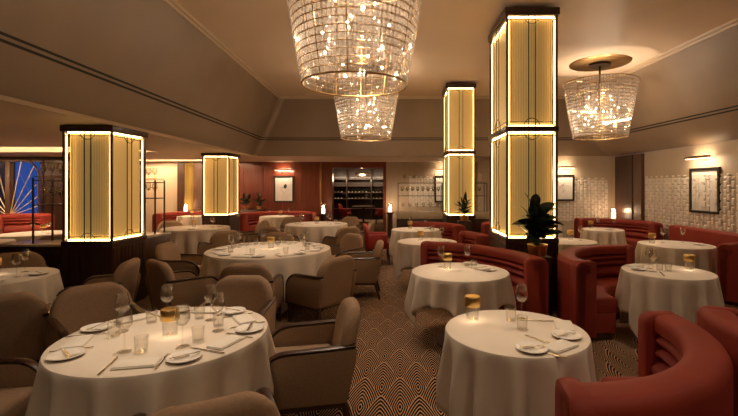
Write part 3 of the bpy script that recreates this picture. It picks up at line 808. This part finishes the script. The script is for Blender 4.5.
# small booth-side tables: laid by hand
def one(proto, k, dx, dy, rz, text, grp): place(proto, at(k, dx, dy), rz, text + ' on ' + SHORT[k], grp + ' on ' + SHORT[k])
one(pl, 'B', .0, -.33, .2, 'white side plate with butter knife at the near side', 'side plates')
one(pl, 'B', .27, -.13, .5, 'white side plate with butter knife at the right side', 'side plates')
one(nk, 'B', .17, -.29, .6, 'folded white napkin at the near right', 'napkins')
one(nk, 'B', .33, .06, 1.3, 'folded white napkin at the right side', 'napkins')
one(kn, 'B', .10, -.19, -.9, 'silver knife at the middle right', 'knives')
one(fk, 'B', .07, -.38, -.7, 'silver fork at the near edge', 'forks')
one(kn, 'B', .19, .17, -.1, 'silver knife at the far right', 'knives')
one(fk, 'B', .33, -.02, 1.2, 'silver fork beside the right plate', 'forks')
one(wg, 'B', .10, .20, 0, 'stemmed wine glass, rightmost and tallest', 'wine glasses')
one(tm, 'B', .02, .17, 0, 'clear water tumbler left of the wine glass', 'tumblers')
one(tm, 'B', .045, .0, 0, 'clear water tumbler in the middle', 'tumblers')
for k, dd in (('C', ((-.18, .2), (.12, .26))), ('I', ((-.18, -.05), (-.12, .12)))):
    one(wg, k, dd[0][0], dd[0][1], 0, 'left stemmed wine glass', 'wine glasses'); one(wg, k, dd[1][0], dd[1][1], 0, 'right stemmed wine glass', 'wine glasses')
    one(tm, k, dd[1][0]+.06, dd[1][1]-.09, 0, 'clear water tumbler', 'tumblers')
one(pl, 'C', .31, .02, .4, 'white side plate with butter knife at the right side', 'side plates'); one(nk, 'C', .22, .2, .5, 'folded napkin at the far right', 'napkins')
one(pl, 'C', .17, .36, .1, 'white side plate at the far side', 'side plates'); one(kn, 'C', .2, .05, 2.2, 'silver knife beside the right plate', 'knives')
one(pl, 'I', -.27, .05, .4, 'white side plate with butter knife at the left side', 'side plates'); one(nk, 'I', -.2, .27, .5, 'folded napkin at the far left', 'napkins')
one(kn, 'I', -.16, -.17, 1.2, 'silver knife at the near left', 'knives'); one(fk, 'I', -.05, .33, .1, 'silver fork at the far side', 'forks')
one(tm, 'I', .0, -.02, 0, 'clear water tumbler in the middle', 'tumblers')
# big middle table: plates and glasses all round
for a in (-95, -50, -5, 40, 85, 130, 175, 222): 
    r = TB['F'][2]; q = math.radians(a)
    w = where(math.cos(q), math.sin(q)); S = SHORT['F']
    place(pl, at('F', (r-.16)*math.cos(q+.19), (r-.16)*math.sin(q+.19)), q, 'white side plate at the %s of %s' % (w, S), 'side plates on '+S)
    place(nk, at('F', (r-.16)*math.cos(q-.09), (r-.16)*math.sin(q-.09)), q+PI/2, 'folded napkin at the %s of %s' % (w, S), 'napkins on '+S)
    place(kn, at('F', (r-.16)*math.cos(q-.26), (r-.16)*math.sin(q-.26)), q+PI, 'silver knife at the %s of %s' % (w, S), 'knives on '+S)
    place(wg, at('F', (r-.33)*math.cos(q-.2), (r-.33)*math.sin(q-.2)), 0, 'stemmed wine glass at the %s of %s' % (w, S), 'wine glasses on '+S)
    place(tm, at('F', (r-.3)*math.cos(q-.02), (r-.3)*math.sin(q-.02)), 0, 'clear tumbler at the %s of %s' % (w, S), 'tumblers on '+S)
# smaller far tables
for k, lst in {'D': ((.1, .25), (.25, .1)), 'E': ((-.1, .3), (.22, .25)), 'G': ((-.45, .25), (-.3, -.2), (.2, .35), (.35, -.15)), 'H': ((-.25, .1), (.33, .1)), 'J': ((-.1, .15), (.25, .2)),
               'K': ((0, .2), (.27, .05)), 'N': ((.26, .0), (.0, -.05), (.12, .25)), 'O': ((-.4, .1), (-.25, .35), (.3, .1), (.42, -.1)), 'Q': ((-.2, .2), (.32, -.05)), 'M': ((.25, .05),), 'P': ((.2, 0),), 'S': ((.2, .1),), 'L': ((.17, .1),)}.items():
    n = len(lst)
    ordn = {1: ['lone'], 2: ['left', 'right'], 3: ['rightmost', 'middle', 'far'], 4: ['far left', 'near left', 'far right', 'near right']}[n]
    if k == 'O': ordn = ['near left', 'far left', 'right', 'rightmost']
    for i, (dx, dy) in enumerate(lst):
        place(sg if k != 'N' else wg, at(k, dx, dy), 0, '%s stemmed wine glass on %s' % (ordn[i], SHORT[k]), 'wine glasses on '+SHORT[k])
for k, dx, dy in (('J', .3, -.1), ('N', .38, .12), ('N', .3, -.28), ('E', .25, .1), ('D', .28, -.1), ('G', .5, .0), ('G', -.45, -.05), ('O', .1, -.4), ('O', .45, .2), ('K', .1, -.1)):
    one(pl, k, dx, dy, R.uniform(0, 3), 'white side plate at the %s' % where(dx, dy), 'side plates')

# lanterns standing on ledges beside booths
def ledge(x, y, h, label, r=.16):
    t = thing('pedestal_stand', label, 'stand', (x, y, 0))
    MB().lathe([(0, h-.03), (r, h-.03), (r, h), (0, h)], 24).build('top', M['wood'], t)
    MB().lathe([(r*.8, .0), (r*.8, .03), (r*.55, .05), (r*.55, h-.03)], 20).build('column_base', M['wood'], t)
for x, y, h, a in ((5.50, 10.82, .80, 'in the far right corner by the dark pier'), (-2.72, 13.62, .70, 'beside the wine room doorway'), (-.32, 13.55, .80, 'against the cream wall right of the doorway'), (-6.95, 13.62, .80, 'at the far left back wall')):
    if a.startswith('beside'): x, y, h = -2.33, 12.75, .80
    ledge(x, y, h, 'small dark pedestal ' + a)
    place(nl, (x, y, h+.001), 0, 'glowing glass lantern ' + a, 'glowing glass lanterns')

# ------------------------------------------------------------------ service stations with racks
def station(name, x0, x1, y0, y1, h, label, ndoor):
    cx, cy = (x0+x1)/2, (y0+y1)/2; t = thing(name, label, 'cabinet', (cx, cy, 0)); hx, hy = (x1-x0)/2, (y1-y0)/2
    MB().box(-hx, hx, -hy, hy, 0, h-.03).build('body', M['wood'], t, bevel=.004)
    w = 2*hx/ndoor
    for i in range(ndoor):
        d = MB().box(-hx+i*w+.01, -hx+(i+1)*w-.01, -hy-.015, -hy, .1, h-.1).build('door', M['wood'], t, bevel=.003)
        MB().tube([(-hx+(i+.85)*w, -hy-.03, h*.55), (-hx+(i+.85)*w, -hy-.03, h*.7)], .006, 6).build('handle', M['brass'], d)
    MB().box(-hx-.01, hx+.01, -hy-.02, hy+.01, h-.03, h).build('stone_top', M['marble'], t, bevel=.004)
    return t
station('service_counter', -5.35, -4.45, 5.60, 6.10, .87, 'dark service counter with pale stone top left of the nearest lit column', 2)
t = station('service_counter', -4.45, -3.80, 6.24, 6.95, .89, 'dark service counter with pale top just behind the nearest lit column', 1)
t = thing('service_counter', 'long cream-topped service counter before the cream back wall, left of the further tall column', 'cabinet', (.55, 11.0, 0))
MB().box(-.64, 1.75, -.22, .25, 0, .80).build('body', M['wood'], t, bevel=.005)
MB().box(-.66, 1.77, -.25, .27, .80, .98).build('stone_top', M['cream'], t, bevel=.01)
def rack(x0, x1, y0, y1, zb, shelves, label, extra=(), top=None):
    t = thing('glass_rack', label, 'shelf rack', ((x0+x1)/2, (y0+y1)/2, zb)); hx, hy = (x1-x0)/2, (y1-y0)/2
    zt = (top or max(shelves))-zb
    n = 0
    for x in (-hx, hx)+tuple(extra):
        for y in (-hy, hy): MB().box(x-.009, x+.009, y-.009, y+.009, 0, zt).build('post', M['bronze'], t)
    for z in shelves:
        MB().box(-hx, hx, -hy, hy, z-zb-.014, z-zb).build('shelf', M['bronze'], t)
    for y in (-hy, hy): MB().tube([(-hx, y, zt+.02), (hx, y, zt+.02)], .006, 6).build('rail', M['brass'], t)
    return t
rack(-4.98, -4.50, 5.70, 6.02, .87, [1.40, 1.73], 'dark metal rack of stemware on the left counter, left of the nearest lit column', top=1.76)
rack(-4.22, -3.86, 6.62, 6.88, .89, [1.46, 1.71], 'dark metal rack on the counter just right of the nearest lit column', top=1.74)
rack(-.05, 2.24, 10.83, 11.18, .98, [1.40, 1.73], 'long dark metal stemware rack before the cream back wall', extra=(-.0,))
for z, nm in ((1.40, 'lower'), (1.73, 'upper')):
    for i in range(4):
        for j in range(2):
            place(sg, (-4.90+.11*i, 5.78+.14*j, z+.001), 0, 'wine glass in the %s shelf row of the left counter rack' % nm, 'glasses on the %s shelf of the left rack' % nm)
for z, nm in ((1.46, 'lower'), (1.71, 'upper')):
    for i in range(3): place(sg, (-4.14+.10*i, 6.75, z+.001), 0, 'wine glass on the %s shelf of the rack right of the nearest lit column' % nm, 'glasses on the %s shelf behind the nearest lit column' % nm)
for i in range(16):
    place(sg, (.05+.135*i, 10.94, 1.401), 0, 'wine glass in the lower front row of the long rack', 'glasses on the lower shelf of the long rack')
    place(sg, (.07+.135*i, 11.08, 1.401), 0, 'wine glass in the lower back row of the long rack', 'glasses at the back of the lower shelf of the long rack')
for i in range(9):
    place(sg, (.12+.25*i, 11.0, 1.731), 0, 'wine glass on the upper shelf of the long rack', 'glasses on the upper shelf of the long rack')
for i in range(12):
    place(sg, (.08+.18*i, 11.03, .981), 0, 'wine glass on the cream counter under the long rack', 'glasses under the long rack')

# ------------------------------------------------------------------ framed drawings with picture lights
def artwork(x, y, z, w, h, rz, label, style):
    t = thing('framed_drawing', label, 'picture', (x, y, z), rz)
    f = .045
    m = MB(); m.box(-w/2, w/2, -.035, 0, h/2-f, h/2); m.box(-w/2, w/2, -.035, 0, -h/2, -h/2+f)
    m.box(-w/2, -w/2+f, -.035, 0, -h/2+f, h/2-f); m.box(w/2-f, w/2, -.035, 0, -h/2+f, h/2-f); m.build('frame', M['black'], t, smooth=False)
    MB().box(-w/2+f, w/2-f, -.012, 0, -h/2+f, h/2-f).build('paper', M['paper'], t, smooth=False)
    q = random.Random(style); m = MB()
    if style == 1:     # loose pencil head
        m2 = MB(); m2.lathe([(0, 0), (.05, .0), (.045, .006), (0, .006)], 18)
        for v in m2.bm.verts: v.co = Vector((v.co.x*1.1+.07*w, -.014-v.co.z*.3, v.co.y*1.5+.10*h+.3*v.co.x))
        m2.build('dark_hair_shape', M['ink'], t)
        m.tube([(.02*w, -.015, .05*h), (-.10*w, -.015, .06*h), (-.12*w, -.015, -.02*h), (-.07*w, -.015, -.1*h), (.03*w, -.015, -.13*h), (.13*w, -.015, -.06*h), (.16*w, -.015, .04*h)], .004, 5)
        m.tube([(-.02*w, -.015, -.13*h), (-.06*w, -.015, -.23*h), (-.12*w, -.015, -.27*h)], .003, 5)
        m.build('pencil_lines', M['pencil'], t)
    else:
        for s_ in range(7):
            px, pz = q.uniform(-.15, .1)*w, q.uniform(-.05, .3)*h; pts = []
            for i in range(9):
                px += q.uniform(-.06, .07)*w; pz += q.uniform(-.06, .045)*h
                px = max(-.3*w, min(.3*w, px)); pz = max(-.36*h, min(.36*h, pz)); pts.append((px, -.015, pz))
            m.tube(pts, .0022, 4)
        m.build('pencil_lines', M['pencil'], t)
    p = thing('picture_light', 'slim brass picture light above the ' + label.split(',')[0], 'lamp', (x, y, z+h/2+.17), rz, 'brass picture lights')
    lw = w*.85
    MB().tube([(-lw/2, -.16, .03), (lw/2, -.16, .03)], .022, 10).build('lamp_bar', M['brass'], p)
    MB().tube([(0, -.16, .03), (0, -.08, .06), (0, 0, 0)], .008, 6).build('arm', M['brass'], p)
    MB().box(-.05, .05, -.015, 0, -.03, .03).build('wall_plate', M['brass'], p, bevel=.003)
    MB().box(-lw/2+.02, lw/2-.02, -.165, -.145, .000, .007).build('lamp_strip', M['lampglow'], p)
    light('picture_glow', 'AREA', (0, -.17, -.01), 5, (1, .72, .46), p, size=lw, sizey=.03, rot=(.55, 0, 0))
    light('picture_wash', 'AREA', (0, -.12, .07), 1.6, (1, .7, .42), p, size=lw*.7, sizey=.03, rot=(PI-.6, 0, 0))
artwork(-3.86, YW-.024, 1.55, .66, .88, 0, 'black-framed drawing of a dark-haired head on the wood wall, left of the wine room doorway', 1)
artwork(5.775, 7.95, 1.565, .78, .86, -PI/2, 'black-framed line drawing on the right relief wall, tilted view at the right', 2)
artwork(1.48, YW-.032, 1.55, .66, .88, 0, 'black-framed picture half hidden behind the further tall column', 3)
artwork(4.42, 11.27, 1.60, .5, .7, 0, 'black-framed picture on the alcove wall beside the tallest column', 4)

# ------------------------------------------------------------------ plants
def leafmesh(m, base, d, up, L_, w, curl):
    d = Vector(d).normalized(); side = d.cross(Vector((0,0,1)))
    if side.length < .05: side = Vector((1,0,0))
    side.normalize(); rows = []
    side = Matrix.Rotation(R.uniform(-1.1, 1.1), 3, d) @ side
    n = 7
    for i in range(n+1):
        s = i/n; p = Vector(base)+d*L_*s - Vector((0,0,1))*curl*L_*s*s
        ww = w*math.sin(PI*min(1, s*.9+.08))**.8*(1 if s < .98 else .15)
        nrm = side.cross(d)
        rows.append([p-side*ww*.5+nrm*ww*.12, p, p+side*ww*.5+nrm*ww*.12])
    m.grid(rows)
def plant(x, y, h, pot_r, pot_h, size, n, lw, label, seed, stand, slab):
    if stand:
        s_ = thing('plant_stand', slab, 'stand', (x, y, 0))
        MB().box(-.135, .135, -.13, .13, 0, stand-.02).build('stand_body', M['wood'], s_, bevel=.005)
        MB().box(-.142, .142, -.138, .138, stand-.02, stand).build('stand_top', M['wood'], s_, bevel=.004)
    q = random.Random(seed); t = thing('potted_plant', label, 'plant', (x, y, stand+.001))
    MB().lathe([(0, 0), (pot_r*.82, 0), (pot_r, pot_h), (pot_r*.93, pot_h), (pot_r*.9, pot_h-.02), (0, pot_h-.02)], 28).build('pot', M['gold'], t)
    MB().lathe([(0, pot_h-.03), (pot_r*.9, pot_h-.012), (0, pot_h-.008)], 20).build('soil', M['soil'], t)
    m = MB(); st = MB()
    for k in range(5):
        a = q.uniform(0, 6.28); lean = q.uniform(.05, .22)
        top = Vector((math.cos(a)*lean*size, math.sin(a)*lean*size, pot_h+size*q.uniform(.45, .75)))
        b = Vector((q.uniform(-.03, .03), q.uniform(-.03, .03), pot_h-.02)); st.tube([b, (b+top)/2+Vector((0,0,.02)), top], [.009, .008, .005], 6)
        for i in range(n):
            f = .2+.8*i/(n-1); p = b.lerp(top, f); aa = a+i*2.4+q.uniform(-.4, .4); el = q.uniform(.15, 1.0) if i < n-2 else q.uniform(.9, 1.5)
            leafmesh(m, p, (math.cos(aa)*math.cos(el), math.sin(aa)*math.cos(el), math.sin(el)), 0, size*q.uniform(.42, .62)*(.45 if math.sin(aa) > .3 else 1), lw*q.uniform(.8, 1.15), q.uniform(.05, .35))
    st.build('stem', M['stem'], t); o = m.build('foliage', M['leaf'], t)
plant(1.72, 5.26, 0, .125, .14, .60, 12, .12, 'large broad-leaved dark plant in gold pot in front of the tallest column', 5, .78, 'dark wood stand under the large plant by the tallest column')
plant(1.42, 9.30, 0, .11, .12, .44, 11, .04, 'small spiky-leaved plant in gold pot in front of the further tall column', 8, .88, 'dark wood stand under the small plant by the further tall column')
t = thing('planter_ledge', 'dark wood ledge under two plants against the wood wall, left of the red booth', 'stand', (-4.80, 13.72, 0))
MB().box(-.36, .36, -.15, .15, 0, .87).build('ledge_body', M['wood'], t, bevel=.005); MB().box(-.37, .37, -.16, .16, .87, .89).build('ledge_top', M['wood'], t, bevel=.004)
plant(-4.32, 11.75, 0, .08, .1, .5, 7, .05, 'leafy plant in small gold pot, left one on the ledge by the wood wall', 11, .891 if False else 0, None) if False else None
def plant_on(x, y, z, label, seed):
    before = set(bpy.data.objects)
    plant(x, y, 0, .08, .1, .48, 7, .06, label, seed, 0, None)
    for o in set(bpy.data.objects)-before:
        if not o.parent and o.name.startswith('potted_plant'): o.location.z = z
plant_on(-5.02, 13.70, .891, 'left one of two leafy potted plants on the ledge before the wood wall', 11)
plant_on(-4.60, 13.70, .891, 'right one of two leafy potted plants on the ledge before the wood wall', 14)

# ------------------------------------------------------------------ lights of the place and added ones
m = MB().box(-13, -5.8, 8.66, 8.70, 2.54, 2.57).build('cove_lamp', M['coveled'], smooth=False); tag(m, 'long warm cove light strip in the low left ceiling recess, nearer one', 'light strip')
m = MB().box(-8.5, -5.3, 12.76, 12.80, 2.54, 2.57).build('cove_lamp', M['coveled'], smooth=False); tag(m, 'warm cove light strip recessed above the far left back wall', 'light strip')
light('niche_light', 'AREA', (-7.95, 13.6, 2.35), 14, (1, .62, .33), size=1.0, sizey=.1)
for i, (x, y, p) in enumerate(((-8, 7.5, 30), (-8, 3.5, 25), (-5.8, 11.6, 22), (-3.8, 12.7, 34), (-1.4, 12.9, 16), (.6, 13.0, 55), (4.6, 10.4, 12))):
    light('unseen_downlight', 'SPOT', (x, y, ZS-.02), p, (1, .76, .52), size=.08, angle=2.4, blend=.7)
for (x, y) in ((-1.6, .3), (1.4, .3), (-.2, -1.6), (3.2, 2.0)):  # added lamps out of view, brightening the camera-facing sides of near chairs
    light('unseen_downlight', 'SPOT', (x, y, ZC-.03), 55, (1, .76, .52), size=.1, angle=2.2, blend=.8)
# recessed ceiling spots over the tables
for k, p, ang in (('A', 120, .50), ('B', 72, .42), ('C', 78, .42), ('D', 55, .42), ('E', 55, .45), ('F', 130, .58), ('G', 90, .55), ('I', 60, .42), ('J', 55, .45), ('K', 45, .42), ('M', 50, .42)):
    light('recessed_spot', 'SPOT', (TB[k][0], TB[k][1], 4.03 if k != 'J' else 4.0), p*1.5, (1, .80, .60), size=.04, angle=ang, blend=.9)
for k, p in (('H', 14), ('L', 12), ('N', 14), ('O', 14), ('P', 8), ('Q', 12), ('S', 8)):
    light('recessed_spot', 'SPOT', (TB[k][0], TB[k][1], ZS-.02), p, (1, .80, .60), size=.04, angle=.9, blend=.9)

w = bpy.data.worlds.new('world'); scene.world = w; w.use_nodes = True
bg = w.node_tree.nodes['Background']; bg.inputs[0].default_value = (.03, .13, .5, 1); bg.inputs[1].default_value = .5
vs = scene.view_settings; vs.view_transform = 'Standard'; vs.look = 'None'; vs.gamma = 1; vs.use_curve_mapping = False; vs.exposure = 0.5
